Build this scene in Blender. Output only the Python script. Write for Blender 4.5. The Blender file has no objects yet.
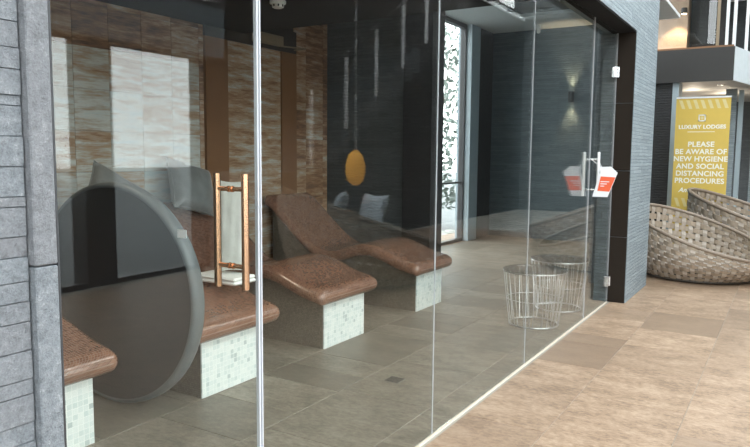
import bpy, bmesh, math, random
from mathutils import Vector, Matrix
random.seed(7)
sc = bpy.context.scene
col = sc.collection
R = math.radians
# ---------------------------------------------------------------- camera
YAW, PITCH, ROLL = math.atan(415/680), R(5.75), R(0.5)
cam = bpy.data.cameras.new('camera'); cam.sensor_width = 36; cam.lens = 680/750*36; cam.clip_start = .02
camo = bpy.data.objects.new('camera', cam); col.objects.link(camo); sc.camera = camo
fw = Vector((-math.sin(YAW)*math.cos(PITCH), math.cos(YAW)*math.cos(PITCH), -math.sin(PITCH)))
r0 = Vector((math.cos(YAW), math.sin(YAW), 0)); u0 = r0.cross(fw)
rt = r0*math.cos(ROLL) + u0*math.sin(ROLL); up = rt.cross(fw)
m3 = Matrix((rt, up, -fw)).transposed()
camo.matrix_world = Matrix.Translation((1.57, 0, 1.5)) @ m3.to_4x4()
# ---------------------------------------------------------------- world, light, exposure
w = bpy.data.worlds.new('sky'); sc.world = w; w.use_nodes = True
bg = w.node_tree.nodes['Background']; bg.inputs[0].default_value = (.90, .96, 1, 1); bg.inputs[1].default_value = 5.0
sc.view_settings.view_transform = 'Standard'; sc.view_settings.look = 'None'
sc.view_settings.gamma = 1; sc.view_settings.use_curve_mapping = False; sc.view_settings.exposure = 0.55
sc.cycles.max_bounces = 10; sc.cycles.diffuse_bounces = 5; sc.cycles.glossy_bounces = 5
sc.cycles.transparent_max_bounces = 24; sc.cycles.caustics_reflective = False; sc.cycles.caustics_refractive = False
sc.cycles.sample_clamp_indirect = 6

def lamp(name, kind, loc, energy, color=(1, 1, 1), target=None, **kw):
    l = bpy.data.lights.new(name, kind); l.energy = energy; l.color = color
    for k, v in kw.items(): setattr(l, k, v)
    o = bpy.data.objects.new(name, l); col.objects.link(o); o.location = loc
    if target: o.rotation_euler = (Vector(target)-Vector(loc)).to_track_quat('-Z', 'Y').to_euler()
    return o
def portal(loc, target, sx, sy):
    l = lamp('window_portal', 'AREA', loc, 1, target=target, shape='RECTANGLE', size=sx, size_y=sy)
    l.data.cycles.is_portal = True
# daylight enters through the hall's window wall, its clerestory the slot window of the spa room and added unseen skylights
portal((5.3, 2.0, 1.35), (0, 2.0, 1.35), 13.0, 2.7)
portal((5.3, 2.0, 4.3), (0, 2.0, 4.3), 13.0, 1.9)
portal((2.6, -4.2, 2.6), (2.6, 0, 2.6), 4.6, 5.0)
portal((2.8, 4.7, 5.6), (2.8, 4.7, 0), 3.4, 15.6)
portal((3.4, 15.8, 5.4), (3.4, 15.8, 0), 2.9, 5.2)
portal((-3.55, 9.2, 1.9), (0, 9.2, 1.9), 3.7, 3.6)

# ---------------------------------------------------------------- material helpers
class NT:
    def __init__(s, name):
        s.m = bpy.data.materials.new(name); s.m.use_nodes = True; s.t = s.m.node_tree
        s.b = s.t.nodes['Principled BSDF']; s.out = s.t.nodes['Material Output']
    def n(s, kind, **kw):
        nd = s.t.nodes.new(kind)
        for k, v in kw.items():
            if k.startswith('i_'):
                key = k[2:]; key = int(key) if key.isdigit() else key.replace('_', ' ')
                s.put(v, nd.inputs[key])
            else: setattr(nd, k, v)
        return nd
    def put(s, v, sock):
        if hasattr(v, 'node'): s.t.links.new(v, sock)
        else: sock.default_value = v
    def math(s, op, a, b=0.0, c=0.0):
        nd = s.n('ShaderNodeMath', operation=op); s.put(a, nd.inputs[0]); s.put(b, nd.inputs[1]); s.put(c, nd.inputs[2]); return nd.outputs[0]
    def mix(s, f, a, b, mode='MIX'):
        nd = s.n('ShaderNodeMix', data_type='RGBA', blend_type=mode)
        s.put(f, nd.inputs[0]); s.put(a, nd.inputs[6]); s.put(b, nd.inputs[7]); return nd.outputs[2]
    def pos(s):
        g = s.n('ShaderNodeNewGeometry'); x = s.n('ShaderNodeSeparateXYZ'); s.t.links.new(g.outputs['Position'], x.inputs[0]); return x.outputs
    def vec(s, x, y, z=0.0):
        c = s.n('ShaderNodeCombineXYZ'); s.put(x, c.inputs[0]); s.put(y, c.inputs[1]); s.put(z, c.inputs[2]); return c.outputs[0]
    def noise(s, v, scale, detail=4.0, rough=.55):
        nd = s.n('ShaderNodeTexNoise'); s.t.links.new(v, nd.inputs['Vector']); nd.inputs['Scale'].default_value = scale
        nd.inputs['Detail'].default_value = detail; nd.inputs['Roughness'].default_value = rough; return nd.outputs['Fac']
    def ramp(s, f, stops):
        nd = s.n('ShaderNodeValToRGB'); s.put(f, nd.inputs[0]); e = nd.color_ramp.elements
        while len(e) < len(stops): e.new(.5)
        for el, (p, c) in zip(e, stops): el.position = p; el.color = (*c, 1)
        return nd.outputs[0]
    def rnd(s): return s.n('ShaderNodeObjectInfo').outputs['Random']
    def bump(s, h, strength, dist):
        nd = s.n('ShaderNodeBump'); s.put(h, nd.inputs['Height']); nd.inputs['Strength'].default_value = strength; nd.inputs['Distance'].default_value = dist
        s.t.links.new(nd.outputs[0], s.b.inputs['Normal'])
    def set(s, color=None, rough=None, metal=None, spec=None, emit=None, es=None):
        if color is not None: s.put((*color, 1) if isinstance(color, tuple) and len(color) == 3 else color, s.b.inputs['Base Color'])
        if rough is not None: s.put(rough, s.b.inputs['Roughness'])
        if metal is not None: s.b.inputs['Metallic'].default_value = metal
        if spec is not None: s.b.inputs['Specular IOR Level'].default_value = spec
        if emit is not None: s.b.inputs['Emission Color'].default_value = (*emit, 1); s.b.inputs['Emission Strength'].default_value = es
        return s
M = {}
def plain(name, color, rough=.5, metal=0.0, var=.08, scale=12, **kw):
    t = NT(name); g = t.pos(); n = t.noise(t.vec(g[0], g[1], g[2]), scale)
    c = tuple(min(1, x) for x in color)
    t.set(t.mix(n, (*[x*(1-var) for x in c], 1), (*[min(1, x*(1+var)) for x in c], 1)), rough, metal, **kw); M[name] = t.m; return t

def slate(name, c1, c2, row, width, rough=.55, bstr=.9):
    t = NT(name); g = t.pos()
    uv = t.vec(t.math('ADD', g[0], g[1]), g[2])
    br = t.n('ShaderNodeTexBrick', i_Vector=uv, i_Scale=1.0, i_Color1=(*c1, 1), i_Color2=(*c2, 1), i_Mortar=(*[x*.3 for x in c1], 1))
    br.inputs['Mortar Size'].default_value = .0025; br.inputs['Brick Width'].default_value = width; br.inputs['Row Height'].default_value = row
    br.offset = .37; br.squash = 1.6; br.squash_frequency = 3
    ns = t.noise(t.vec(t.math('MULTIPLY', t.math('ADD', g[0], g[1]), .25), g[2]), 42, 5, .65)
    ns2 = t.noise(t.vec(t.math('ADD', g[0], g[1]), g[2]), 5, 4)
    c = t.mix(t.math('MULTIPLY', ns, .55), br.outputs['Color'], (*[min(1, x*2.0) for x in c2], 1))
    c = t.mix(t.math('MULTIPLY', ns2, .5), c, (*[x*.6 for x in c1], 1))
    t.set(c, t.math('ADD', t.math('MULTIPLY', ns, .3), rough-.15))
    h = t.math('ADD', t.math('MULTIPLY', br.outputs['Fac'], -1.0), t.math('MULTIPLY', ns, 1.6))
    t.bump(h, bstr, .012); M[name] = t.m
slate('slate', (.16, .20, .225), (.30, .35, .38), .036, .42)
slate('slate_mid', (.045, .052, .056), (.075, .085, .09), .036, .42)  # darker copy of the same slate, interior dimness put into its colour
slate('slate_dark', (.009, .009, .010), (.016, .016, .017), .045, .5)
slate('slate_teal', (.06, .088, .102), (.12, .16, .18), .036, .42)  # same slate again, the end wall's weaker light put into its colour

t = NT('stone_block'); g = t.pos(); rd = t.rnd()
v = t.vec(t.math('ADD', g[0], t.math('MULTIPLY', rd, 9.0)), g[1], g[2])
a = t.noise(v, 45, 8, .72); b = t.noise(v, 210, 4, .75)
cc = t.ramp(t.math('ADD', t.math('MULTIPLY', a, .6), t.math('MULTIPLY', b, .4)), [(.34, (.075, .08, .09)), (.47, (.175, .19, .21)), (.57, (.235, .25, .27)), (.68, (.46, .48, .50))])
cc = t.mix(t.math('MULTIPLY', rd, .35), cc, (.17, .15, .155, 1))
t.set(cc, .6); t.bump(t.math('ADD', a, t.math('MULTIPLY', b, .5)), 1.0, .008); M['stone_block'] = t.m

def stone_floor(name, stops, rough):
    t = NT(name); g = t.pos(); rd = t.rnd()
    v = t.vec(t.math('ADD', t.math('MULTIPLY', g[0], .55), t.math('MULTIPLY', rd, 31.0)), g[1], t.math('MULTIPLY', rd, 7.0))
    a = t.noise(v, 6, 8, .72); b = t.noise(v, 48, 6, .8)
    c = t.ramp(t.math('ADD', t.math('MULTIPLY', a, .55), t.math('MULTIPLY', b, .45)), stops)
    c = t.mix(t.math('MULTIPLY', t.math('POWER', rd, 2.0), .8), c, (*[x*.62 for x in stops[1][1]], 1))
    t.set(c, t.math('ADD', rough, t.math('MULTIPLY', b, .15))); t.bump(t.math('ADD', a, t.math('MULTIPLY', b, .4)), .25, .004); M[name] = t.m
stone_floor('tile_hall', [(.39, (.18, .118, .075)), (.5, (.325, .218, .145)), (.61, (.45, .325, .23))], .42)
stone_floor('tile_spa', [(.38, (.12, .106, .083)), (.5, (.215, .19, .152)), (.62, (.31, .28, .23))], .38)
plain('grout', (.34, .32, .28), .8); plain('cream_strip', (.66, .56, .47), .5)

t = NT('rust_tile'); g = t.pos(); rd = t.rnd()
u = t.math('ADD', t.math('ADD', g[0], g[1]), t.math('MULTIPLY', rd, 13.0))
a = t.noise(t.vec(t.math('MULTIPLY', u, 1.3), t.math('MULTIPLY', g[2], 7.0), rd), 2.2, 7, .68)
b = t.noise(t.vec(t.math('MULTIPLY', u, 2.0), t.math('MULTIPLY', g[2], 26.0), rd), 3.0, 5, .7)
oc = t.n('ShaderNodeSeparateColor'); t.t.links.new(t.n('ShaderNodeObjectInfo').outputs['Color'], oc.inputs[0])
f = t.math('ADD', t.math('ADD', t.math('MULTIPLY', a, .7), t.math('MULTIPLY', b, .3)), t.math('SUBTRACT', oc.outputs[0], .5))
t.set(t.ramp(f, [(.25, (.07, .045, .032)), (.40, (.26, .135, .07)), (.50, (.40, .27, .17)), (.58, (.46, .42, .36)), (.66, (.58, .60, .57)), (.76, (.45, .53, .54))]), .4)
t.bump(b, .35, .004); M['rust_tile'] = t.m

def mosaic(name, cell, stops, grout, rough, metal=0.0, gw=.09):
    t = NT(name); tc = t.n('ShaderNodeTexCoord'); x = t.n('ShaderNodeSeparateXYZ'); t.t.links.new(tc.outputs['UV'], x.inputs[0])
    U = t.math('DIVIDE', x.outputs[0], cell); V = t.math('DIVIDE', x.outputs[1], cell)
    wn = t.n('ShaderNodeTexWhiteNoise', noise_dimensions='2D'); t.t.links.new(t.vec(t.math('FLOOR', U), t.math('FLOOR', V)), wn.inputs['Vector'])
    fu = t.math('ABSOLUTE', t.math('SUBTRACT', t.math('FRACT', U), .5)); fv = t.math('ABSOLUTE', t.math('SUBTRACT', t.math('FRACT', V), .5))
    e = t.math('MAXIMUM', fu, fv); gm = t.math('GREATER_THAN', e, .5-gw)
    c = t.mix(gm, t.ramp(wn.outputs['Value'], stops), (*grout, 1))
    t.set(c, t.math('ADD', rough, t.math('MULTIPLY', gm, .4)), metal)
    t.bump(t.math('MULTIPLY', t.math('MAXIMUM', t.math('SUBTRACT', e, .36), 0.0), -6.0), .25, .003); M[name] = t.m
mosaic('mosaic_copper', .017, [(0, (.15, .068, .043)), (.5, (.20, .092, .058)), (1, (.27, .135, .088))], (.24, .15, .11), .13, gw=.06)
M['mosaic_copper'].node_tree.nodes['Principled BSDF'].inputs['Coat Weight'].default_value = .7
M['mosaic_copper'].node_tree.nodes['Principled BSDF'].inputs['Coat Roughness'].default_value = .12
mosaic('mosaic_white', .031, [(0, (.42, .48, .47)), (.12, (.56, .63, .61)), (.4, (.65, .70, .68)), (1, (.73, .76, .73))], (.78, .80, .77), .3, gw=.06)
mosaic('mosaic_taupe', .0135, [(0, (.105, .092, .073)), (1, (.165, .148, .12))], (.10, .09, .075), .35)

t = NT('clear_glass'); tr = t.n('ShaderNodeBsdfTransparent'); tr.inputs[0].default_value = (.972, .98, .968, 1)
gl = t.n('ShaderNodeBsdfGlossy'); gl.inputs['Roughness'].default_value = 0.0
lw = t.n('ShaderNodeLayerWeight'); lw.inputs[0].default_value = .5
fr = t.math('MULTIPLY_ADD', t.math('POWER', lw.outputs['Facing'], 5.0), .96, .04)
mx = t.n('ShaderNodeMixShader'); t.t.links.new(fr, mx.inputs[0]); t.t.links.new(tr.outputs[0], mx.inputs[1]); t.t.links.new(gl.outputs[0], mx.inputs[2])
t.t.links.new(mx.outputs[0], t.out.inputs[0]); M['clear_glass'] = t.m
plain('disc_dark', (.035, .036, .038), .35)
plain('disc_rim_lit', (.12, .135, .14), .45); plain('edge_seal', (.50, .51, .55), .3); plain('copper_metal', (.62, .36, .22), .22, 1.0)  # disc rim: window light on the edge put into a lighter grey
plain('satin_steel', (.55, .56, .57), .28, .9); plain('chrome', (.75, .76, .77), .2, 1.0); plain('white_metal', (.82, .83, .84), .3); plain('black_metal', (.02, .02, .022), .4)
plain('dark_ceiling', (.022, .020, .018), .8, spec=.15); plain('grey_ceiling', (.30, .30, .29), .7); plain('white_ceiling', (.75, .77, .77), .7)
plain('white_plaster', (.82, .82, .80), .7); plain('dark_frame', (.055, .042, .033), .4); plain('fascia_dark', (.032, .030, .028), .6)
plain('fascia_daylit', (.66, .71, .74), .55); plain('pier_grey', (.36, .43, .47), .5); plain('reveal_brown', (.022, .016, .012), .7, spec=.12); plain('soffit_dark', (.02, .02, .021), .8, spec=.1)
plain('closer_bronze', (.26, .20, .13), .45); plain('plastic_white', (.85, .86, .84), .4); plain('paper_white', (.85, .86, .88), .5)
plain('paper_red', (.82, .13, .05), .5); plain('banner_gold', (.72, .50, .10), .55, var=.03); plain('banner_pale', (.76, .63, .30), .55); plain('banner_ink', (.92, .90, .80), .5)
plain('leaf_green', (.16, .26, .13), .5, var=.5, scale=3); plain('bark', (.17, .13, .10), .8); plain('drain_metal', (.20, .19, .16), .5); plain('paving', (.13, .145, .15), .7, var=.35, scale=1.5); plain('gravel', (.45, .46, .43), .9)
plain('foliage_far', (.24, .29, .26), .7, var=.5, scale=3); plain('towel', (.85, .86, .84), .9); plain('stair_stone', (.10, .11, .12), .5)
plain('warm_stone', (.36, .26, .19), .6, var=.25, scale=6); plain('wood_brown', (.22, .11, .05), .45); plain('mullion', (.03, .03, .033), .4)
def fabric(name, color, rough=.55, sheen=.3):
    t = NT(name); g = t.pos(); n = t.noise(t.vec(g[0], g[1], g[2]), 9, 4); n2 = t.noise(t.vec(g[0], t.math('MULTIPLY', g[1], .4), g[2]), 160, 2)
    t.set(t.mix(n, (*[x*.75 for x in color], 1), (*[min(1, x*1.15) for x in color], 1)), rough); t.b.inputs['Sheen Weight'].default_value = sheen
    t.bump(t.math('ADD', n, t.math('MULTIPLY', n2, .15)), .5, .02); M[name] = t.m
fabric('velvet_silver', (.20, .21, .21), .35, .2); fabric('linen_white', (.72, .74, .70), .75); fabric('pad_taupe', (.30, .26, .22), .8); fabric('linen_blue', (.66, .74, .82), .8)
t = NT('wicker'); g = t.pos(); n = t.noise(t.vec(g[0], g[1], g[2]), 3, 3); n2 = t.noise(t.vec(g[0], g[1], t.math('MULTIPLY', g[2], 5.0)), 45, 3)
t.set(t.mix(t.math('ADD', t.math('MULTIPLY', n, .5), t.math('MULTIPLY', n2, .5)), (.27, .20, .145, 1), (.66, .59, .52, 1)), .5); t.bump(n2, .3, .003); M['wicker'] = t.m
plain('wicker_mid', (.36, .285, .215), .5, var=.35, scale=4); plain('rim_brown', (.24, .185, .14), .5, var=.25); plain('wicker_dark', (.07, .058, .048), .5)
def glow(name, color, s):
    t = NT(name); t.set(color, .5, emit=color, es=s); M[name] = t.m
glow('lamp_warm', (1, .82, .55), 9); glow('lamp_amber', (1, .48, .06), .9); glow('cove_warm', (1, .78, .42), 3.0); glow('lit_sign', (1, .97, .9), 1.3); glow('sign_green', (.2, .8, .5), 1.0)

# ---------------------------------------------------------------- mesh helpers
class MB:
    def __init__(s): s.v = []; s.f = []; s.uv = []
    def quad(s, pts, uv=None):
        i = len(s.v); s.v += [tuple(p) for p in pts]; s.f.append(tuple(range(i, i+len(pts)))); s.uv.append(uv or [(0, 0)]*len(pts))
    def box(s, x0, x1, y0, y1, z0, z1, ch=0.0):
        x0, x1 = min(x0, x1), max(x0, x1); y0, y1 = min(y0, y1), max(y0, y1); z0, z1 = min(z0, z1), max(z0, z1)
        if ch <= 0:
            P = [(x0, y0, z0), (x1, y0, z0), (x1, y1, z0), (x0, y1, z0), (x0, y0, z1), (x1, y0, z1), (x1, y1, z1), (x0, y1, z1)]
            for q in ((3, 2, 1, 0), (4, 5, 6, 7), (0, 1, 5, 4), (1, 2, 6, 5), (2, 3, 7, 6), (3, 0, 4, 7)):
                p = [P[k] for k in q]
                n = q in ((3, 2, 1, 0), (4, 5, 6, 7))
                side = abs(p[0][0]-p[2][0]) < 1e-9
                s.quad(p, [(a[0], a[1]) if n else ((a[1], a[2]) if side else (a[0], a[2])) for a in p])
            return s
        bm = bmesh.new(); bmesh.ops.create_cube(bm, size=1)
        for vv in bm.verts: vv.co = Vector(((x0+x1)/2+vv.co.x*(x1-x0), (y0+y1)/2+vv.co.y*(y1-y0), (z0+z1)/2+vv.co.z*(z1-z0)))
        bmesh.ops.bevel(bm, geom=bm.edges[:], offset=ch, segments=1, affect='EDGES')
        for f in bm.faces: s.quad([v.co[:] for v in f.verts], [(v.co.x+v.co.y, v.co.z) for v in f.verts])
        bm.free(); return s
    def grid(s, rows, closed=False, uvs=None):
        n = len(rows[0]); i0 = len(s.v)
        for r in rows: s.v += [tuple(p) for p in r]
        for i in range(len(rows)-1):
            for j in range(n if closed else n-1):
                k = (j+1) % n
                s.f.append((i0+i*n+j, i0+i*n+k, i0+(i+1)*n+k, i0+(i+1)*n+j))
                if uvs:
                    u = uvs
                    jj = j+1
                    s.uv.append([u[i][j], u[i][jj], u[i+1][jj], u[i+1][j]])
                else: s.uv.append([(0, 0)]*4)
        return s
    def cap(s, ring, flip=False):
        s.quad(list(reversed(ring)) if flip else ring)
    def tube(s, path, r, n=8, closed=False):
        P = [Vector(p) for p in path]; rows = []; L = len(P)
        for i, p in enumerate(P):
            a = P[(i-1) % L] if (closed or i) else P[0]; b = P[(i+1) % L] if (closed or i < L-1) else P[-1]
            d = (b-a).normalized(); ref = Vector((0, 0, 1)) if abs(d.z) < .9 else Vector((1, 0, 0))
            x = d.cross(ref).normalized(); y = d.cross(x)
            rr = r[i] if isinstance(r, (list, tuple)) else r
            rows.append([p+x*rr*math.cos(2*math.pi*k/n)+y*rr*math.sin(2*math.pi*k/n) for k in range(n)])
        if closed: rows.append(rows[0])
        s.grid(rows, True)
        if not closed: s.cap(rows[0]); s.cap(rows[-1], True)
        return s
    def lathe(s, prof, c=(0, 0, 0), n=24):
        rows = [[(c[0]+r*math.cos(2*math.pi*k/n), c[1]+r*math.sin(2*math.pi*k/n), c[2]+z) for k in range(n)] for r, z in prof]
        return s.grid(rows, True)
    def build(s, name, mat, parent=None, loc=None, smooth=False):
        me = bpy.data.meshes.new(name); me.from_pydata(s.v, [], s.f)
        ul = me.uv_layers.new(); flat = [c for f in s.uv for p in f for c in p]
        ul.data.foreach_set('uv', flat)
        bm = bmesh.new(); bm.from_mesh(me); bmesh.ops.remove_doubles(bm, verts=bm.verts, dist=1e-5); bmesh.ops.recalc_face_normals(bm, faces=bm.faces); bm.to_mesh(me); bm.free()
        if smooth:
            for p in me.polygons: p.use_smooth = True
            try: me.set_sharp_from_angle(angle=R(50))
            except Exception: pass
        me.materials.append(M[mat]); o = bpy.data.objects.new(name, me); col.objects.link(o)
        if parent: o.parent = parent
        if loc: o.location = loc
        return o
def box(name, mat, a, parent=None, ch=0.0): return MB().box(*a, ch=ch).build(name, mat, parent)
def tag(o, label=None, cat=None, group=None, kind=None):
    if label: o['label'] = label
    if cat: o['category'] = cat
    if group: o['group'] = group
    if kind: o['kind'] = kind
    return o
def struct(o, label=None): return tag(o, label, kind='structure')
def empty(name, loc=(0, 0, 0), rz=0):
    o = bpy.data.objects.new(name, None); col.objects.link(o); o.location = loc; o.rotation_euler.z = rz; o.empty_display_size = .1; return o
def share(name, mesh, parent, loc, scale=(1, 1, 1), rot=(0, 0, 0)):
    o = bpy.data.objects.new(name, mesh); col.objects.link(o); o.parent = parent; o.location = loc; o.scale = scale; o.rotation_euler = rot; return o

# ================================================================ STRUCTURE
FZ = 0.0
unit_tile = {}
def tile_obj(name, mat, parent, x0, x1, y0, y1, z0, z1, ch):
    key = (mat, round(x1-x0, 3), round(y1-y0, 3), round(z1-z0, 3))
    if key not in unit_tile:
        o = MB().box(0, x1-x0, 0, y1-y0, 0, z1-z0, ch=ch).build(name, mat, parent); unit_tile[key] = o.data; o.location = (x0, y0, z0); return o
    return share(name, unit_tile[key], parent, (x0, y0, z0))
# spa floor
fl = struct(box('floor', 'grout', (-3.4, 0, .3, 12.2, -.10, -.004)), 'grey-brown stone tiled floor of the glazed spa room')
cols = [(-.19, -.012), (-.81, -.19), (-1.43, -.81), (-2.05, -1.43), (-2.67, -2.05), (-3.29, -2.67)]
lens = (.31, .45, .62, .74)
drain_y = None
for ci, (x0, x1) in enumerate(cols):
    rr = random.Random(40+ci); y = 1.0 + rr.random()*.3
    if ci == 1: y = 3.09-.74-.74-.31
    while y < 12.1:
        L = rr.choice(lens)
        if ci == 1 and y < 3.8: L = .74
        y1 = min(y+L, 12.1)
        tile_obj('tile', 'tile_spa', fl, x0+.002, x1-.002, y+.002, y1-.002, -.02, 0, .002); y = y1
# hall floor
fh = struct(box('floor', 'grout', (.012, 5.0, -4, 19, -.10, -.004)), 'tan stone tiled floor of the bright hall')
hx = [(.03, .50)] + [(.50+.62*i, .50+.62*(i+1)) for i in range(7)]
for ci, (x0, x1) in enumerate(hx):
    rr = random.Random(90+ci); y = -1.5+rr.random()*.4
    if ci == 0: y = 3.55-.45*6-.62
    seq = iter([.62]+[.45]*6+[1.06, .24, .62, .31, .74]) if ci == 0 else None
    while y < 13.0:
        L = next(seq, None) if seq else None
        if L is None: L = rr.choice((.45, .62, .74, .9))
        y1 = min(y+L, 13.0)
        tile_obj('tile', 'tile_hall', fh, x0+.0015, x1-.0015, y+.0015, y1-.0015, -.02, 0, .002); y = y1
struct(box('floor', 'tile_hall', (-4.0, .012, 8.46, 19, -.10, -.001)), 'tan stone floor continuing beside the wicker chairs under the balcony')
struct(box('trim_1', 'cream_strip', (-.003, .012, 1.0, 7.2, -.03, .006)), 'thin cream strip along the foot of the glass wall')

# left stone wall with rough blocks and a vertical stone jamb
wl = struct(box('wall_left', 'stone_block', (-.10, .135, -4, .875, 0, 5.4)), 'grey rough stone block wall beside the glass door')
unit_blk = MB().box(0, 1, 0, 1, 0, 1).build('stone_block', 'stone_block', wl)
bmq = bmesh.new(); bmesh.ops.create_cube(bmq, size=1)
for v_ in bmq.verts: v_.co += Vector((.5, .5, .5))
bmesh.ops.bevel(bmq, geom=bmq.edges[:], offset=.025, segments=1, affect='EDGES'); bmq.to_mesh(unit_blk.data); bmq.free()
rr = random.Random(5); first = True; z = .55
while z < 2.3:
    hgt = rr.choice((.022, .035, .045, .055, .065)); y = .868
    while y > .2:
        L = rr.choice((.07, .11, .16, .22)); pr = rr.uniform(.010, .015)
        a = ((.132, y-L+.002, z+.0015), (pr, L-.003, hgt-.0022))
        if first: unit_blk.location, unit_blk.scale = a; first = False
        else: share('stone_block', unit_blk.data, wl, a[0], a[1])
        y -= L
    z += hgt
tj = struct(empty('trim_2', (0, 0, 0)), 'vertical grey stone jamb between the block wall and the glass door')
for z0, z1 in ((0, .62), (.622, 1.246), (1.249, 1.87), (1.873, 2.5), (2.503, 2.75)):
    MB().box(-.05, .165, .872, .927, z0, z1, ch=.003).build('jamb_stone', 'stone_block', tj)
box('edge_bead', 'mullion', (-.02, .163, .927, .932, 0, 2.75), tj)

# wall over the glass and the right pillar
struct(box('wall_front', 'slate', (-.12, .18, .90, 8.43, 2.75, 5.4)), 'blue-grey ledge-stone wall above the glass front')
struct(box('trim_3', 'soffit_dark', (-.05, .172, .965, 7.23, 2.735, 2.751)), 'dark metal soffit strip over the glass')
pil = struct(box('wall_pillar', 'slate', (-.14, .18, 7.24, 8.43, 0, 2.75)), 'blue-grey ledge-stone pillar holding the glass door')
for k, (z0, z1) in enumerate(((0, .68), (.684, 1.36), (1.364, 2.04), (2.044, 2.735))):
    box('reveal_panel', 'reveal_brown', (.004, .174, 7.228, 7.241, z0, z1), pil)
box('reveal_panel', 'slate', (-.138, -.004, 7.228, 7.241, 0, 2.735), pil)
# divider between spa room and hall beyond the pillar
struct(box('wall_divider', 'slate', (-.44, -.28, 8.43, 10.1, 0, 5.4)))
struct(box('wall_return', 'slate_teal', (-.85, -.28, 10.1, 10.3, 0, 5.4)))
struct(box('wall_divider_far', 'slate', (-.85, -.68, 10.3, 12.1, 0, 5.4)))
struct(box('wall_return_near', 'slate', (-.44, -.14, 8.2, 8.43, 0, 3.75)))
# spa room shell
wb = struct(box('wall_back', 'dark_frame', (-3.5, -3.315, .3, 7.0, 0, 3.75)), 'back wall of rusty slate tiles behind the loungers')
TS = .335
zrow = [.0+TS*i for i in range(12)]
y = 3.40-TS*6
trr = random.Random(12); DOOR = (4.80, 6.20, 2.86)
while y < 6.84:
    for zz in zrow:
        if zz > 3.7: continue
        y1 = min(y+TS, 6.84); z1 = min(zz+TS, 3.74); ya = y
        if zz < DOOR[2]:
            if ya >= DOOR[0]-.01 and y1 <= DOOR[1]+.01: continue
            if ya < DOOR[0] < y1: y1 = DOOR[0]
            elif ya < DOOR[1] < y1: ya = DOOR[1]
        if y1-ya < .02: continue
        pale = .61 if (y < 4.7 and zz < 2.2) else (.40 if zz > 2.2 else .46)  # tile variation, with the lower wall's light and top's shade mixed in
        o = tile_obj('tile', 'rust_tile', wb, -3.316, -3.30, ya+.001, y1-.001, zz+.001, z1-.001, .0015); cval = pale+trr.uniform(-.07, .07); o.color = (cval, cval, cval, 1)
    y += TS
struct(box('wall_back_far', 'slate', (-3.5, -3.3, 7.0, 7.35, 0, 3.75)))
struct(box('wall_back_corner', 'slate_dark', (-3.5, -3.28, 11.42, 12.3, 0, 3.75)), 'dark ledge-stone wall in the far corner')
struct(box('wall_end', 'slate_teal', (-3.4, -.68, 12.1, 12.3, 0, 3.75)), 'blue-grey ledge-stone end wall with the wall light')
struct(box('wall_stub', 'slate_mid', (-3.3, -2.20, 6.84, 7.05, 0, 3.75)), 'dark ledge-stone cross wall behind the last lounger')
struct(box('wall_stub_pier', 'slate_dark', (-2.22, -1.86, 6.80, 7.10, 0, 3.75)), 'black pier ending the ledge-stone cross wall')
struct(box('wall_near', 'slate', (-3.5, -.12, .3, .5, 0, 2.9)))
# ceilings
struct(box('ceiling', 'dark_ceiling', (-3.4, -.05, .3, 5.35, 2.72, 2.80)), 'low dark ceiling of the spa room')
struct(box('ceiling_bulkhead', 'dark_ceiling', (-3.4, -.12, 5.30, 5.35, 2.80, 3.80)))
cf = struct(empty('ceiling_far'), 'pale raised ceiling with a recessed tray at the far end')
for a in ((-3.4, -2.35, 5.35, 12.2), (-1.05, -.12, 5.35, 12.2), (-2.35, -1.05, 5.35, 8.6), (-2.35, -1.05, 10.9, 12.2)):
    box('ceiling_panel', 'white_ceiling', (a[0], a[1], a[2], a[3], 3.75, 3.80), cf)
for a in ((-2.35, -2.33, 8.6, 10.9), (-1.07, -1.05, 8.6, 10.9), (-2.33, -1.07, 8.6, 8.62), (-2.33, -1.07, 10.88, 10.9)):
    box('tray_side', 'grey_ceiling', (a[0], a[1], a[2], a[3], 3.80, 4.05), cf)
box('tray_top', 'white_ceiling', (-2.35, -1.05, 8.6, 10.9, 4.05, 4.1), cf)
for a in ((-.12, 1.1, -4.2, 13.0), (4.5, 5.4, -4.2, 13.0), (1.1, 4.5, -4.2, -3.1), (1.1, 4.5, 12.5, 13.0)):
    struct(box('ceiling_hall', 'white_ceiling', (a[0], a[1], a[2], a[3], 5.4, 5.5)))
sk = struct(empty('window_10', (2.8, 4.7, 5.45)))  # unseen skylight added to brighten the hall
MB().box(-1.7, 1.7, -7.8, 7.8, -.01, .01).build('pane', 'clear_glass', sk)
for i in range(9): MB().box(-1.7, 1.7, -7.8+15.6*i/8-.03, -7.8+15.6*i/8+.03, -.04, .04).build('mullion', 'mullion', sk)

# slot window in the back wall and the pale pier next to it
wn = struct(empty('window_1', (-3.4, 10.6, 0)), 'floor-to-ceiling window showing as a bright slot past the black pier')
for ya, yb in ((-3.25, -2.03), (-2.0, -.78), (-.75, .44)): MB().box(-.01, .01, ya, yb, .04, 3.68).build('pane', 'clear_glass', wn)  # panes behind the cross wall are added, unseen, to light the far end
for a in ((-.05, .05, -3.25, .44, 0, .05), (-.05, .05, -3.25, .44, 3.68, 3.75), (-.05, .05, -3.26, -3.22, 0, 3.75), (-.05, .05, .42, .45, 0, 3.75), (-.04, .04, -2.04, -1.99, .05, 3.68), (-.04, .04, -.79, -.74, .05, 3.68)):
    MB().box(*a).build('window_frame', 'mullion', wn)
MB().box(-.03, .03, -3.22, .42, 1.02, 1.05).build('transom', 'mullion', wn)
struct(box('trim_4', 'pier_grey', (-3.5, -3.25, 11.05, 11.42, 0, 3.75)), 'pale blue-grey pier beside the slot window')

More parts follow.
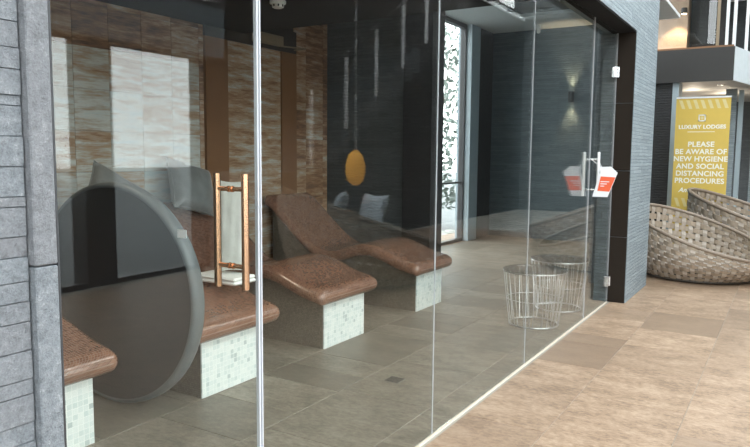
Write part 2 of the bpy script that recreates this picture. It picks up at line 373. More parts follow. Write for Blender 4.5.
# hall window wall (seen only mirrored in the glass)
def window(n, y0, y1, z0, z1, nm, X=5.05, cross=None):
    wo = struct(empty('window_%d' % n, (X, (y0+y1)/2, z0)))
    h = (y1-y0)/2; H = z1-z0
    MB().box(-.008, .008, -h, h, 0, H).build('pane', 'clear_glass', wo)
    for i in range(nm+1):
        yy = -h+2*h*i/nm
        MB().box(-.05, .05, max(-h, yy-.03), min(h, yy+.03), 0, H).build('mullion', 'mullion', wo)
    for zz in [0.03, H-.03]+([cross] if cross else []):
        MB().box(-.05, .05, -h, h, zz-.03, zz+.03).build('transom', 'mullion', wo)
PY = [(-4.2, -4.0), (1.2, 1.6), (4.72, 5.04), (6.5, 6.86)]
for k, (a, b) in enumerate(PY):
    struct(box('wall_right_pier', 'slate_dark', (5.0, 5.3, a, b, 0, 2.76)))
struct(box('wall_right', 'slate_dark', (5.0, 5.3, 6.86, 18.6, 0, 5.4)))
struct(box('wall_right_band', 'slate', (5.0, 5.3, -4.2, 6.86, 2.76, 3.4)))
window(2, -4.0, 1.2, 0, 2.76, 4); window(3, 1.6, 4.72, 0, 2.76, 2); window(4, 5.04, 6.5, 0, 2.76, 1)
window(5, -4.2, 6.86, 3.4, 5.3, 6)
struct(box('wall_right_top', 'slate', (5.0, 5.3, -4.2, 6.86, 5.3, 5.4)))
struct(box('wall_rear', 'white_plaster', (-.10, .5, -4.3, -4.1, 0, 5.4)))
struct(box('wall_rear_side', 'white_plaster', (4.8, 5.3, -4.3, -4.1, 0, 5.4)))
wr = struct(empty('window_6', (2.65, -4.2, 0)))
MB().box(-2.15, 2.15, -.008, .008, 0, 5.4).build('pane', 'clear_glass', wr)
for i in range(5): MB().box(-2.15+i*1.0625-.03, -2.15+i*1.0625+.03, -.05, .05, 0, 5.4).build('mullion', 'mullion', wr)
for zz in (.03, 2.7, 5.37): MB().box(-2.15, 2.15, -.05, .05, zz-.03, zz+.03).build('transom', 'mullion', wr)
struct(box('ground', 'paving', (-60, 60, -60, 60, -.30, -.12)), 'dark paved ground outside')

# back wall door with brown frame and closer
dr = struct(empty('door_1', (-3.30, 5.50, 0)), 'wooden framed door in the rusty back wall behind the loungers')
for a in ((-.02, .03, -.70, -.40), (-.02, .03, .44, .70)): MB().box(a[0], a[1], a[2], a[3], 0, 2.62).build('door_jamb', 'rust_wood' if 'rust_wood' in M else 'wood_brown', dr)
MB().box(-.02, .03, -.70, .70, 2.62, 2.86).build('door_header', 'dark_frame', dr)
MB().box(-.02, .01, -.40, .44, 0, 2.62).build('door_leaf', 'rust_tile', dr).color = (.5, .5, .5, 1)
dc = MB().box(.03, .11, -.05, .38, 2.66, 2.76, ch=.006).build('door_closer', 'closer_bronze', dr)
MB().tube([(.09, .30, 2.655), (.22, .62, 2.655), (.03, .66, 2.66)], .008, 6).build('closer_arm', 'closer_bronze', dc)

# ================================================================ GLASS FRONT
def glass_panel(n, y0, y1, label):
    g = struct(empty('window_%d' % n, (0, y0, 0)), label)
    MB().box(-.005, .005, .004, y1-y0-.004, .008, 2.735).build('pane', 'clear_glass', g)
    return g
def seal(par, y, wid, z0=.01, z1=2.735, x=.007): return MB().box(-x, x, y-wid/2, y+wid/2, z0, z1).build('edge_seal', 'edge_seal', par)
d1 = struct(empty('door_2', (0, .94, 0)), 'frameless glass door with copper pull handles beside the stone wall')
MB().box(-.005, .005, .0, .845, .008, 2.735).build('pane', 'clear_glass', d1)
seal(d1, .849, .007); 
HY = .72
hd = empty('handle_set'); hd.parent = d1
for sx in (-1, 1):
    hb = MB().tube([(sx*.062, HY, 1.055), (sx*.062, HY, 1.435)], .0125, 14).build('pull_bar', 'copper_metal', d1, smooth=True)
    for zz in (1.13, 1.385):
        MB().tube([(sx*.004, HY, zz), (sx*.062, HY, zz)], .008, 10).build('standoff', 'copper_metal', hb, smooth=True)
        MB().tube([(sx*.005, HY, zz), (sx*.010, HY, zz)], .011, 12).build('standoff_collar', 'copper_metal', hb, smooth=True)
bpy.data.objects.remove(hd)
g1 = glass_panel(7, 1.80, 3.18, 'fixed glass panel next to the copper-handled door'); seal(g1, .003, .005)
g2 = glass_panel(8, 3.18, 4.66, 'middle fixed glass panel of the glass front'); seal(g2, 0, .004, x=.003)
g3 = glass_panel(9, 4.66, 6.29, 'fixed glass panel beside the door hung with a red sign'); seal(g3, 0, .004, x=.003)
d2 = struct(empty('door_3', (0, 6.29, 0)), 'frameless glass door hinged to the dark pillar, red sign on its handle')
MB().box(-.005, .005, .008, .925, .008, 2.735).build('pane', 'clear_glass', d2)
seal(d2, .004, .007, x=.005); seal(d2, .93, .007, x=.005)
for zz in (.22, 1.30, 2.35):
    hg = MB().box(-.02, .022, .87, .936, zz-.055, zz+.055, ch=.004).build('hinge', 'chrome', d2)
    MB().tube([(.024, .925, zz-.05), (.024, .925, zz+.05)], .010, 8).build('hinge_pin', 'chrome', hg)
for sx in (-1, 1):
    hb = MB().tube([(sx*.065, .07, 1.14), (sx*.065, .07, 1.545)], .013, 12).build('pull_bar', 'white_metal', d2, smooth=True)
    for zz in (1.20, 1.475): MB().tube([(sx*.004, .07, zz), (sx*.065, .07, zz)], .008, 10).build('standoff', 'chrome', hb, smooth=True)
# hanging sign: card with a red panel
sg = empty('door_hanger_sign', (.03, 6.355, 1.14), 0); tag(sg, 'white and red card sign hanging on the glass door handle', 'sign')
def card(name, mat, poly, y0, y1, par):
    b_ = MB(); f0 = [(x, y0, z) for x, z in poly]; f1 = [(x, y1, z) for x, z in poly]
    b_.quad(f0); b_.quad(f1[::-1])
    for i in range(len(poly)): j = (i+1) % len(poly); b_.quad([f0[i], f0[j], f1[j], f1[i]])
    return b_.build(name, mat, par)
card('card', 'paper_white', [(.0, 0), (.135, .0), (.215, .22), (.155, .275), (.055, .27), (.062, .22)], -.034, -.031, sg)
rp = card('red_panel', 'paper_red', [(.045, .055), (.150, .05), (.198, .18), (.07, .185)], -.037, -.034, sg)
for k, zz in enumerate((.135, .115, .095)): card('text_line', 'paper_white', [(.07, zz), (.145-.02*k, zz), (.145-.02*k, zz+.007), (.07, zz+.007)], -.039, -.037, rp)
MB().tube([(.08, -.03, .26), (.03, -.03, .345), (-.03, -.03, .345), (.08, -.03, .26)], .003, 6).build('hanging_loop', 'paper_white', sg)

# ================================================================ LOUNGERS
PROF = [(0, .47), (.05, .485), (.16, .50), (.30, .545), (.46, .61), (.60, .635), (.74, .615), (.90, .55), (1.04, .515), (1.18, .535), (1.34, .64), (1.52, .79), (1.70, .95), (1.86, 1.08)]
def interp(x):
    for (a, za), (b, zb) in zip(PROF, PROF[1:]):
        if a <= x <= b: t_ = (x-a)/(b-a); return za+(zb-za)*t_
    return PROF[-1][1]
def smooth_prof(n=60):
    L = PROF[-1][0]; out = []
    for i in range(n+1):
        x = L*i/n; acc = 0; wsum = 0
        for k in range(-4, 5):
            xx = min(max(x+k*.022, 0), L); acc += interp(xx); wsum += 1
        out.append((x, acc/wsum))
    return out
def make_lounger(y0, y1, label):
    T = .12; Wd = y1-y0; ov = .13
    root = empty('heated_lounger', (-1.45, (y0+y1)/2, 0)); tag(root, label, 'lounger', 'mosaic loungers behind the glass front')
    sp = smooth_prof()
    # seat slab, local x = -(distance)
    rows = []; uvs = []; s_ = 0; prev = None
    W2 = Wd/2+ov; rc = .059
    stations = []
    for k in range(7):  # rounded nose
        a = math.pi/2*k/6; stations.append((ov-ov*0-.0+rc*0 - (-.0), a))
    path = [(-.055+0.0, .47, 0)]
    pts = [(-.09+x, z) for x, z in sp]
    cs = []
    for i, (x, z) in enumerate(pts):
        d = x-pts[0][0]
        sh = rc-math.sqrt(max(0, rc*rc-(rc-min(d, rc))**2)) if d < rc else 0
        cs.append((x, z, sh))
    extra = [(-.09+rc*(1-math.cos(math.pi/2*k/6)), sp[0][1], rc-rc*math.sin(math.pi/2*k/6)) for k in range(6)]
    cs = extra+[c for c in cs if c[0] > -.09+rc]
    for i, (x, z, sh) in enumerate(cs):
        if prev: s_ += math.hypot(x-prev[0], z-prev[1])+abs(sh-prev[2])*.6
        prev = (x, z, sh)
        hw = W2-sh; ht = T/2-sh*.98; zc = z-T/2; rr_ = min(rc, ht, hw)
        ring = []; per = []
        for q, (cy, cz, a0) in enumerate(((hw-rr_, ht-rr_, 0), (-(hw-rr_), ht-rr_, 90), (-(hw-rr_), -(ht-rr_), 180), (hw-rr_, -(ht-rr_), 270))):
            for k in range(6):
                a = R(a0+90*k/5); ring.append((-x, cy+rr_*math.cos(a), zc+cz+rr_*math.sin(a)))
        ring.insert(6, (-x, (hw-rr_)*.5, zc+ht)); ring.insert(7, (-x, 0, zc+ht)); ring.insert(8, (-x, -(hw-rr_)*.5, zc+ht))
        tot = 0; per = [0]
        for a_, b_ in zip(ring, ring[1:]+ring[:1]):
            tot += math.hypot(a_[1]-b_[1], a_[2]-b_[2]); per.append(tot)
        rows.append(ring); uvs.append([(p_, s_) for p_ in per])
    mb = MB(); mb.grid(rows, True, uvs); mb.cap(rows[0]); mb.cap(rows[-1], True)
    mb.build('seat', 'mosaic_copper', root, smooth=True)
    # plinth under the seat
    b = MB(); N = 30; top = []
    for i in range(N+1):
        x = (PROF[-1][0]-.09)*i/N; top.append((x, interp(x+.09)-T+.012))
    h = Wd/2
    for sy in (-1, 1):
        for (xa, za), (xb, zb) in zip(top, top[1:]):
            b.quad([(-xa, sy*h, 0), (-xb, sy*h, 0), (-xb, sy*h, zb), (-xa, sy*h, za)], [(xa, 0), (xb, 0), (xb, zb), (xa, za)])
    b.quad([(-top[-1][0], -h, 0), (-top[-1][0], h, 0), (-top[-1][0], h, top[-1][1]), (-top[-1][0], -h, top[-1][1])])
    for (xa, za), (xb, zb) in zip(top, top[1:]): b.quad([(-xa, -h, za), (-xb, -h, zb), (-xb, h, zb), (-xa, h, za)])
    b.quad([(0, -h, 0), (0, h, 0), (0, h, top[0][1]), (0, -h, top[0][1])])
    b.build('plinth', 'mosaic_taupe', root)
    MB().box(0, .012, -h, h, 0, top[0][1]).build('front_panel', 'mosaic_white', root)
    return root
make_lounger(1.60, 2.15, 'copper mosaic lounger half hidden behind the grey stone jamb')
make_lounger(2.91, 3.47, 'copper mosaic lounger beside the round dark disc, white cushion standing on it')
make_lounger(4.19, 4.76, 'copper mosaic lounger with a silver velvet cushion at its head, in front of the door')
make_lounger(5.71, 6.25, 'copper mosaic lounger beside the black pier and the cross wall')

# round smoked screen between the first two loungers
dz = empty('round_screen', (-1.84, 2.62, 0), .06); tag(dz, 'large round dark screen with a rim toned grey as if window-lit, standing between two loungers', 'screen')
DR = .665; n = 72
b = MB()
for yy in (-.046, .046): b.quad([((DR-.03)*math.cos(2*math.pi*k/n), yy, DR+(DR-.03)*math.sin(2*math.pi*k/n)) for k in range(n)])
b.build('disc_face', 'disc_dark', dz)
prof = [(DR-.035, -.045), (DR-.026, -.049), (DR-.014, -.044), (DR-.004, -.032), (DR, -.015), (DR, .015), (DR-.004, .032), (DR-.014, .044), (DR-.026, .049), (DR-.035, .045)]
b = MB(); b.grid([[(r_*math.cos(2*math.pi*k/n), y_, DR+r_*math.sin(2*math.pi*k/n)) for k in range(n)] for r_, y_ in prof+prof[:1]], True); b.build('rim', 'disc_rim_lit', dz, smooth=True)
MB().box(DR-.115, DR-.05, -.053, -.050, DR+.375, DR+.42).build('paper_tag', 'paper_white', dz)

# cushions
def cushion(name, w_, h_, t_, mat, loc, rot, label, cat='cushion', pinch=.12, group=None):
    b = MB(); N = 18
    for side in (1, -1):
        rows = []
        for i in range(N+1):
            u = -1+2*i/N; r_ = []
            for j in range(N+1):
                v = -1+2*j/N
                e = max(0, (1-u**4))*max(0, (1-v**4))
                px = 1-pinch*(1-v*v)*0 - pinch*(1-abs(v))*abs(u)**3*0
                sx = 1-pinch*(1-v*v)*u*u; sz = 1-pinch*(1-u*u)*v*v
                wr = .05*math.sin(7*u+3*v)*math.sin(5*v-2*u)
                r_.append((w_/2*u*sx, side*t_/2*(e**.42)*(1+wr), h_/2*v*sz))
            rows.append(r_)
        b.grid(rows)
    root = empty(name, loc); root.rotation_mode = 'YXZ'; root.rotation_euler = rot; tag(root, label, cat, group)
    o = b.build('cover', mat, root, smooth=True)
    per = []
    for i in range(N): u = -1+2*i/N; per.append((w_/2*u*(1-0), 0, -h_/2*(1-pinch*(1-u*u))))
    for i in range(N): v = -1+2*i/N; per.append((w_/2*(1-pinch*(1-v*v)), 0, h_/2*v))
    for i in range(N): u = 1-2*i/N; per.append((w_/2*u, 0, h_/2*(1-pinch*(1-u*u))))
    for i in range(N): v = 1-2*i/N; per.append((-w_/2*(1-pinch*(1-v*v)), 0, h_/2*v))
    MB().tube(per, .006, 6, True).build('piping', mat, root, smooth=True)
    return root
cushion('throw_cushion', .52, .48, .17, 'velvet_silver', (-2.58, 3.22, 1.14), (R(-30), R(38), R(90)), 'silver velvet cushion peeking over the round dark disc')
cushion('throw_cushion', .50, .50, .18, 'velvet_silver', (-3.02, 4.36, 1.19), (R(-28), R(17), R(95)), 'silver velvet cushion leaning at the head of the lounger by the door')
cushion('standing_cushion', .20, .62, .15, 'linen_white', (-1.66, 3.44, 1.008), (R(1), 0, R(30)), 'white linen cushion standing upright on a folded towel behind the copper handle', pinch=.05)
tw = empty('folded_towel', (-1.70, 3.38, .662), 0); tag(tw, 'folded white towel under the white cushion on the lounger', 'towel')
for k in range(2):
    MB().box(-.19+.004*k, .19-.003*k, -.10, .12-.003*k, -.03+.026*k, -.03+.024+.026*k, ch=.010).build('towel_fold', 'towel', tw)

# ================================================================ WIRE TABLES
def wire_table(loc, label, rz):
    root = empty('wire_side_table', loc, rz); tag(root, label, 'table', 'wire basket tables inside the glass front')
    n = 40; ring = lambda r_, z_: [(r_*math.cos(2*math.pi*k/n), r_*math.sin(2*math.pi*k/n), z_) for k in range(n)]
    MB().tube(ring(.275, .49), .006, 6, True).build('top_ring', 'satin_steel', root, smooth=True)
    MB().tube(ring(.245, .24), .004, 6, True).build('middle_ring', 'satin_steel', root, smooth=True)
    MB().tube(ring(.215, .012), .008, 6, True).build('base_ring', 'satin_steel', root, smooth=True)
    b = MB(); b.lathe([(0.0001, .497), (.28, .497), (.28, .503), (.0001, .503)], n=40); b.build('glass_top', 'clear_glass', root)
    rr = random.Random(3)
    for k in range(26):
        a = 2*math.pi*k/26; a2 = a+rr.uniform(-.10, .10)
        MB().tube([(.275*math.cos(a), .275*math.sin(a), .49), (.245*math.cos((a+a2)/2), .245*math.sin((a+a2)/2), .24), (.215*math.cos(a2), .215*math.sin(a2), .012)], .0042, 5).build('wire', 'satin_steel', root, smooth=True)
wire_table((-.33, 5.86, 0), 'chrome wire basket side table close to the glass, farther from the pillar', 0)
wire_table((-.33, 6.62, 0), 'chrome wire basket side table nearer to the dark pillar', .1)

# drain
dn = empty('floor_drain', (-.62, 3.86, 0)); tag(dn, 'small square metal floor drain in the grey tiles', 'drain')
MB().box(-.06, .06, -.06, .06, -.004, .002).build('frame', 'drain_metal', dn)
for k in range(5): MB().box(-.05, .05, -.050+.021*k, -.035+.021*k, .002, .003).build('slot', 'black_metal', dn)

# ================================================================ WICKER CHAIRS
def wicker_chair(loc, rz, scale, label, group='round wicker nest chairs', cushions=False, dark=False):
    """round woven nest: rim highest at local -X"""
    root = empty('wicker_chair', loc, rz); tag(root, label, 'chair', group); root.scale = (scale,)*3
    Rt, Rb = .86, .68
    def hgt(a): return .60-.31*math.cos(a)
    def P(a, v, off=0):
        h = hgt(a); r_ = Rb+(Rt-Rb)*(v**.7)+off+.05*math.sin(math.pi*v)
        return Vector((r_*math.cos(a), r_*math.sin(a), .03+h*v-.03*v))
    NS = 56; n = NS*4
    MB().tube([P(2*math.pi*k/n, 1.0) for k in range(0, n, 2)], .024, 8, True).build('rim', 'rim_brown', root, smooth=True)
    MB().tube([P(2*math.pi*k/n, 0.0) for k in range(0, n, 2)], .022, 8, True).build('base_ring', 'wicker_dark', root, smooth=True)
    rowsN = 8
    for i in range(rowsN):
        v0 = (i+.12)/rowsN; v1 = (i+.88)/rowsN; ro, ri, = [], []
        quad_rows = [[], [], [], []]
        for k in range(n):
            a = 2*math.pi*k/n; ph = math.cos(a*NS/2+math.pi*(i % 2)); o = .011*ph
            quad_rows[0].append(P(a, v0, o+.0035)); quad_rows[1].append(P(a, v1, o+.0035)); quad_rows[2].append(P(a, v1, o-.0035)); quad_rows[3].append(P(a, v0, o-.0035))
        MB().grid(quad_rows+quad_rows[:1], True).build('weaver_strap', 'wicker_mid', root)  # straps toned darker than the stakes to deepen the weave's shading
    for s_ in range(NS):
        a = 2*math.pi*s_/NS; wa = .033; q = [[], [], [], []]
        for j in range(rowsN*2+1):
            v = j/(rowsN*2)
            i = j//2; o = -.010*math.cos(a*NS/2+math.pi*(min(i, rowsN-1) % 2)) if j % 2 else 0
            for m_, (da, do) in enumerate(((-wa, .003), (wa, .003), (wa, -.003), (-wa, -.003))): q[m_].append(P(a+da, v, o+do))
        cols_ = [[q[m_][j] for m_ in range(4)] for j in range(rowsN*2+1)]
        MB().grid(cols_, True).build('stake', 'wicker', root)
    b = MB(); b.lathe([(.001, .12), (.70, .12), (.705, .10), (.70, .03), (.001, .03)], n=40); b.build('seat_base', 'wicker_dark', root)
    b = MB(); b.lathe([(.001, .205), (.60, .205), (.655, .19), (.67, .16), (.655, .13), (.001, .125)], n=40); b.build('seat_pad', 'pad_taupe', root, smooth=True)
    return root
wicker_chair((.62, 9.50, 0), R(-18), .95, 'large brown woven nest chair standing beside the ledge-stone pillar')
wicker_chair((1.22, 11.35, 0), R(-5), 1.12, 'pale woven nest chair standing in front of the yellow banner')
wicker_chair((2.85, 7.0, 0), R(135), 1.22, 'woven nest chair with blue-white cushions mirrored in the glass below the amber lamp')
cushion('scatter_cushion', .5, .45, .16, 'linen_blue', (3.30, 7.10, .82), (R(-20), 0, R(60)), 'pale blue cushion on the stair side of the mirrored woven chair', group='cushions in the mirrored wicker chair')
cushion('scatter_cushion', .5, .45, .16, 'linen_blue', (3.05, 7.50, .78), (R(-20), 0, R(20)), 'pale blue cushion on the window side of the mirrored woven chair', group='cushions in the mirrored wicker chair')

# ================================================================ BANNER
bn = empty('rollup_banner', (.29, 12.2, 0), R(0)); tag(bn, 'yellow roll-up banner with white hygiene notice behind the wicker chairs', 'banner')
BW, BH = .80, 2.46
MB().box(-BW/2, BW/2, -.003, .003, .08, BH).build('print_sheet', 'banner_gold', bn)
MB().box(-BW/2-.02, BW/2+.02, -.10, .10, 0, .08, ch=.015).build('cassette', 'chrome', bn)
MB().box(-BW/2, BW/2, -.012, .012, BH-.005, BH+.02).build('top_rail', 'white_metal', bn)
MB().tube([(0, .03, .05), (0, .03, BH)], .012, 8).build('support_pole', 'chrome', bn)
def stripes(z0, z1):
    k = 0; x = -BW/2+.04
    while x < BW/2-.10:
        b_ = MB(); b_.quad([(x, -.0042, z1), (x+.05, -.0042, z1), (x+.10, -.0042, z0), (x+.05, -.0042, z0)]); b_.build('stripe', 'banner_pale', bn); x += .105
stripes(BH-.17, BH-.03); stripes(.70, .84)
def text(body, size, x, z, par, mat='banner_ink', shear=0, wide=1.0, align='CENTER'):
    cu = bpy.data.curves.new('lettering', 'FONT'); cu.body = body; cu.size = size; cu.align_x = align; cu.extrude = .0006; cu.shear = shear; cu.space_character = 1.05; cu.offset = .003
    tmp = bpy.data.objects.new('tmp', cu); col.objects.link(tmp); bpy.context.view_layer.update()
    me = bpy.data.meshes.new_from_object(tmp.evaluated_get(bpy.context.evaluated_depsgraph_get())); bpy.data.objects.remove(tmp)
    me.materials.clear(); me.materials.append(M[mat]); me.name = 'lettering'
    o = bpy.data.objects.new('lettering', me); col.objects.link(o); o.parent = par; o.location = (x, -.0045, z); o.rotation_euler = (R(90), 0, 0); o.scale = (wide, 1, 1); return o
e = .055
for a in ((-e, -e+.02, -e, e), (e-.02, e, -e, e), (-e, e, e-.02, e), (-e, e, -e, -e+.02)): MB().box(a[0]-.005, a[1]-.005, -.0055, -.003, 2.14+a[2], 2.14+a[3]).build('emblem_bar', 'banner_ink', bn)
MB().box(-.025, .015, -.005, -.003, 2.12, 2.16).build('emblem_core', 'banner_pale', bn)
text('LUXURY LODGES', .085, 0, 1.97, bn, wide=1.0)
MB().box(-.21, .19, -.0045, -.003, 1.915, 1.923).build('text_rule', 'banner_ink', bn)
for k, (s_, wd) in enumerate((('PLEASE', 1.05), ('BE AWARE OF', 1.0), ('NEW HYGIENE', 1.0), ('AND SOCIAL', 1.0), ('DISTANCING', 1.0), ('PROCEDURES', 1.0))):
    text(s_, .115, 0, 1.68-.118*k, bn, wide=wd)
text('And', .10, -.30, .94, bn, shear=.35, align='LEFT')

# ================================================================ BALCONY & FAR HALL
struct(box('wall_far_left', 'slate_dark', (-1.2, -.30, 13.05, 13.4, 0, 2.82)), 'black ledge-stone wall under the balcony')
struct(box('trim_5', 'pier_grey', (-.30, -.20, 13.05, 13.5, 0, 2.82)), 'pale blue-grey post at the edge of the black wall')
bal = struct(empty('balcony_slab'), 'dark-fronted balcony over the banner')
EX, EY = 1.85, 18.6   # the open edge runs off at an angle
def slab_poly(name, mat, pts, z0, z1):
    b_ = MB(); b_.quad([(x, y, z0) for x, y in pts]); b_.quad([(x, y, z1) for x, y in pts][::-1])
    for i_ in range(len(pts)):
        p_, q_ = pts[i_], pts[(i_+1) % len(pts)]; b_.quad([(*p_, z0), (*q_, z0), (*q_, z1), (*p_, z1)])
    return b_.build(name, mat, bal)
slab_poly('slab', 'grey_ceiling', [(-2.0, 13.02), (.62, 13.02), (EX, EY), (-2.0, EY)], 2.84, 3.34)
box('front_fascia', 'fascia_dark', (-2.0, .64, 13.0, 13.02, 2.80, 3.36), bal)
slab_poly('side_fascia', 'fascia_daylit', [(.62, 13.02), (.65, 13.02), (EX+.03, EY), (EX, EY)], 2.80, 3.36)  # side fascia lightened in colour to stand for hall daylight
box('edge_trim', 'wood_brown', (-2.0, .62, 13.0, 13.12, 3.36, 3.39), bal)
struct(box('wall_far', 'slate_mid', (-2.0, 5.3, 18.6, 18.8, 0, 6.2)))
struct(box('wall_upper_slate', 'slate_dark', (-.55, .16, 16.9, 17.1, 3.36, 5.2)), 'dark ledge-stone panel upstairs')
struct(box('wall_upper_warm', 'warm_stone', (-2.0, -.57, 16.6, 17.1, 3.36, 5.2)), 'warm lit stone wall upstairs')
struct(box('ceiling_upper', 'white_ceiling', (-2.0, 1.95, 13.0, 18.7, 5.2, 5.3)))
sk2 = struct(empty('window_11', (3.45, 15.85, 5.25)))  # second unseen skylight, added to light the balcony side
MB().box(-1.5, 1.5, -2.85, 2.75, -.01, .01).build('pane', 'clear_glass', sk2)
for i in range(5): MB().box(-1.5, 1.5, -2.8+5.5*i/4-.03, -2.8+5.5*i/4+.03, -.04, .04).build('mullion', 'mullion', sk2)
struct(box('ceiling_edge', 'white_ceiling', (4.95, 5.3, 13.0, 18.7, 5.2, 5.3)))
cv = empty('cove_light', (.35, 15.4, 5.18)); tag(cv, 'warm glowing cove light in the upstairs ceiling', 'light')
for a in ((-.45, .75, -.6, -.5), (-.45, .75, .5, .6), (-.45, -.35, -.5, .5), (.65, .75, -.5, .5)): MB().box(a[0], a[1], a[2], a[3], -.02, .02).build('light_strip', 'cove_warm', cv)
# balustrade
bl = empty('balcony_balustrade', (.60, 13.1, 3.36)); tag(bl, 'white post and glass balustrade along the balcony edge', 'balustrade')
sx_ = (EX-.62)/(EY-13.02)
for x_ in (-.24, -.10): MB().box(x_-.022, x_+.022, -.03, .03, .03, 1.1).build('post', 'closer_bronze' if x_ < -.2 else 'white_metal', bl)
for k in range(8): yy = .04+.66*k; MB().box(sx_*yy-.025, sx_*yy+.025, yy-.03, yy+.03, 0, 1.1).build('post', 'white_metal', bl)
MB().box(-2.2, -.27, -.006, .002, .08, 1.0).build('glass_pane', 'clear_glass', bl)
MB().tube([(0, 0, 1.12), (sx_*4.9, 4.9, 1.12)], .03, 8).build('handrail', 'closer_bronze', bl)
MB().tube([(-2.2, 0, 1.12), (0, 0, 1.12)], .03, 8).build('handrail', 'closer_bronze', bl)
# warm spot upstairs
sp_ = empty('ceiling_spot', (-.62, 16.35, 4.62)); tag(sp_, 'black wall spotlight washing the upstairs stone wall', 'light')
MB().lathe([(.001, .10), (.06, .10), (.07, 0), (.05, -.02), (.001, -.02)], n=16).build('spot_body', 'black_metal', sp_)
MB().lathe([(.001, -.022), (.05, -.022), (.05, -.03), (.001, -.03)], n=16).build('spot_lens', 'lamp_warm', sp_)
MB().tube([(0, 0, .08), (0, .26, .08)], .015, 8).build('spot_arm', 'black_metal', sp_)
lamp('spot_beam', 'SPOT', (-.70, 16.3, 4.6), 60, (1, .72, .42), target=(-.85, 16.6, 3.4), spot_size=R(80), spot_blend=.6, shadow_soft_size=.04)
# far lounge under the balcony
struct(box('wall_far_panel', 'wood_brown', (-.9, .25, 16.6, 16.7, 0, 2.82)), 'brown wood panel wall under the balcony')
ls = tag(box('lit_panel', 'lit_sign', (-.62, -.28, 16.55, 16.6, 2.62, 2.80)), 'small white lit panel above the top edge of the yellow banner', 'sign')
for k, (x0, x1, m_) in enumerate(((.42, .60, 'slate'), (.62, .70, 'pier_grey'), (.86, .98, 'slate'), (1.0, 1.06, 'pier_grey'))):
    struct(box('wall_far_column', m_, (x0, x1, 14.6+.3*k, 14.8+.3*k, 0, 2.80)))
dl = tag(MB().lathe([(.001, 0), (.05, 0), (.06, .012), (.001, .012)], (.36, 14.1, 2.828), 16).build('recessed_light', 'white_metal'), 'tiny recessed ceiling light under the balcony', 'light')
for p in ((-.2, 15.0), (.3, 16.0)): lamp('lounge_light', 'POINT', (p[0], p[1], 2.6), 12, (1, .85, .65), shadow_soft_size=.1)

# staircase mirrored in the glass
st = empty('staircase', (4.46, 6.60, 0)); tag(st, 'dark stone staircase mirrored in the glass front', 'staircase')
MB().box(-.5, .5, -.10, .62, 0, 1.27).build('landing', 'stair_stone', st)
NSTEP = 12; rise = .17; run = .27
for k in range(NSTEP): MB().box(-.5, .5, .62+run*k, .62+run*(k+1)+.02, max(0, 1.27+rise*(k+1)-.40), 1.27+rise*(k+1)).build('step', 'stair_stone', st)
rb = empty('stair_balustrade', (3.94, 6.60, 0)); tag(rb, 'stair railing with pale posts mirrored in the glass front', 'railing')
for k in range(5):
    yy = .76+.82*k; zz = 1.27+rise/run*(yy-.62)+.0
    MB().box(-.03, .0, yy-.03, yy+.03, zz, zz+1.0).build('post', 'white_metal', rb)
MB().tube([(-.015, .5, 2.27), (-.015, 4.2, 2.27+3.6*rise/run)], .022, 8).build('handrail', 'black_metal', rb)
# amber pendant
pd = empty('pendant_lamp', (3.35, 7.55, 1.10)); tag(pd, 'amber pendant lamp on a long cord mirrored in the glass', 'lamp')
MB().lathe([(.03, 0), (.10, .05), (.13, .16), (.13, .28), (.09, .40), (.03, .46)], n=24).build('lamp_shade', 'lamp_amber', pd, smooth=True)
MB().tube([(0, 0, .46), (0, 0, 4.3)], .006, 6).build('cord', 'white_metal', pd)

# ================================================================ SPA ROOM LIGHTS & SMALL THINGS
def downlight(x, y, z, label, e_=14, warm=(1, .86, .68)):
    o = empty('downlight', (x, y, z)); tag(o, label, 'light', 'recessed downlights of the spa room')
    MB().lathe([(.075, -.001), (.10, -.006), (.10, 0), (.075, 0), (.075, -.001)], n=24).build('trim_ring', 'white_metal', o)
    MB().lathe([(.0005, -.002), (.074, -.002), (.074, .0), (.0005, 0)], n=24).build('lens', 'lamp_warm', o)
    lamp('downlight_beam', 'SPOT', (x, y, z-.03), e_, warm, target=(x, y, 0), spot_size=R(110), spot_blend=.7, shadow_soft_size=.07)
downlight(-.56, 4.93, 2.72, 'round recessed downlight glowing at the edge of the low ceiling')
downlight(-.9, 2.4, 2.72, 'round recessed downlight in the low ceiling above the loungers')
downlight(-.75, 9.2, 3.75, 'added round recessed downlight brightening the far end, in the raised pale ceiling beside the tray', 30, (1, .95, .9))  # both raised-ceiling downlights are added to brighten the far end
downlight(-1.7, 7.6, 3.75, 'added round recessed downlight brightening the far end, in the raised pale ceiling behind the cross wall', 30, (1, .95, .9))
downlight(-2.4, 2.6, 2.72, 'added round recessed downlight in the low ceiling by the rusty wall')  # added for more light under the low ceiling
sd = empty('smoke_detector', (-2.02, 4.36, 2.72)); tag(sd, 'white round smoke detector on the dark ceiling', 'smoke detector')
MB().lathe([(.001, 0), (.065, 0), (.065, -.022), (.05, -.03), (.046, -.05), (.03, -.058), (.001, -.058)], n=24).build('housing', 'plastic_white', sd, smooth=True)
for k in range(8):
    a = 2*math.pi*k/8; share_o = MB().box(-.006, .006, -.002, .002, -.008, .008).build('vent_slot', 'black_metal', sd); share_o.location = (.049*math.cos(a), .049*math.sin(a), -.04); share_o.rotation_euler.z = a+math.pi/2
ws = empty('wall_sconce', (-1.79, 12.04, 2.54)); tag(ws, 'small black up and down wall light glowing on the end wall', 'light')
MB().lathe([(.045, -.09), (.05, -.09), (.05, .09), (.045, .09), (.045, -.09)], n=20).build('cylinder_body', 'black_metal', ws)
MB().box(-.02, .02, .03, .06, -.04, .04).build('bracket', 'black_metal', ws)
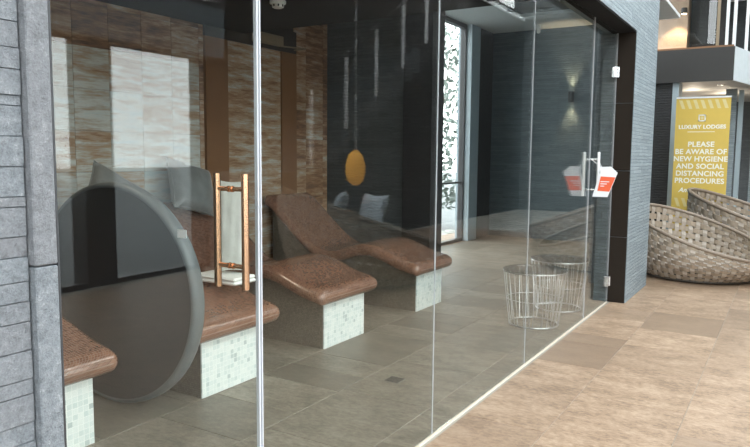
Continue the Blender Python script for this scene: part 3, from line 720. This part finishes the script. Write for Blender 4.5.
for s_ in (-1, 1):
    MB().lathe([(.001, s_*.06), (.044, s_*.06), (.044, s_*.062), (.001, s_*.062)], n=16).build('lens', 'lamp_warm', ws)
    lamp('sconce_beam', 'SPOT', (-1.79, 12.03, 2.54+s_*.10), 20, (1, .78, .48), target=(-1.79, 12.06, 2.54+s_*2), spot_size=R(70), spot_blend=.8, shadow_soft_size=.03)
cs_ = tag(MB().lathe([(.001, 0), (.035, 0), (.03, -.13), (.001, -.14)], (-2.3, 11.7, 3.75), 12).build('ceiling_sensor', 'plastic_white'), 'small white sensor hanging from the pale ceiling by the end wall', 'sensor')

# planting outside the slot window
def shrub(loc, h, rad, n, label, seed):
    rr = random.Random(seed); root = empty('garden_shrub', loc); tag(root, label, 'shrub')
    b = MB()
    for k in range(n):
        a = rr.uniform(0, 6.283); z_ = rr.uniform(.1, 1)*h; r_ = rad*math.sqrt(rr.random())*(1-.5*abs(z_/h-.5))
        c = Vector((r_*math.cos(a), r_*math.sin(a), z_)); s = rr.uniform(.05, .11)
        d1_ = Vector((rr.uniform(-1, 1), rr.uniform(-1, 1), rr.uniform(-1, 1))).normalized(); d2_ = d1_.cross(Vector((rr.uniform(-1, 1), rr.uniform(-1, 1), rr.uniform(-1, 1)))).normalized()
        b.quad([c-d1_*s, c+d2_*s*.45, c+d1_*s, c-d2_*s*.45])
    o = b.build('foliage', 'foliage_far', root); o['kind'] = 'stuff'
    for k in range(4): a = k*1.6; MB().tube([(0.05*math.cos(a), .05*math.sin(a), 0), (rad*.5*math.cos(a), rad*.5*math.sin(a), h*.9)], [.03, .01], 6).build('stem', 'bark', root)
shrub((-5.4, 13.6, -.12), 4.4, 1.1, 1900, 'pale green shrub outside the slot window', 4)
rr = random.Random(8)
for k in range(9):
    s = rr.uniform(.09, .17); b = MB()
    b.lathe([(.001, 0), (s*.8, s*.1), (s, s*.4), (s*.7, s*.8), (.001, s*.95)], n=10)
    o = b.build('boulder', 'gravel', None, (-4.0-rr.random()*.6, 10.6+.26*k, -.12), True); o.scale = (1, rr.uniform(.7, 1), rr.uniform(.7, 1.1)); tag(o, 'rounded grey stone on the ground outside the slot window', 'stone', 'stones outside the slot window')
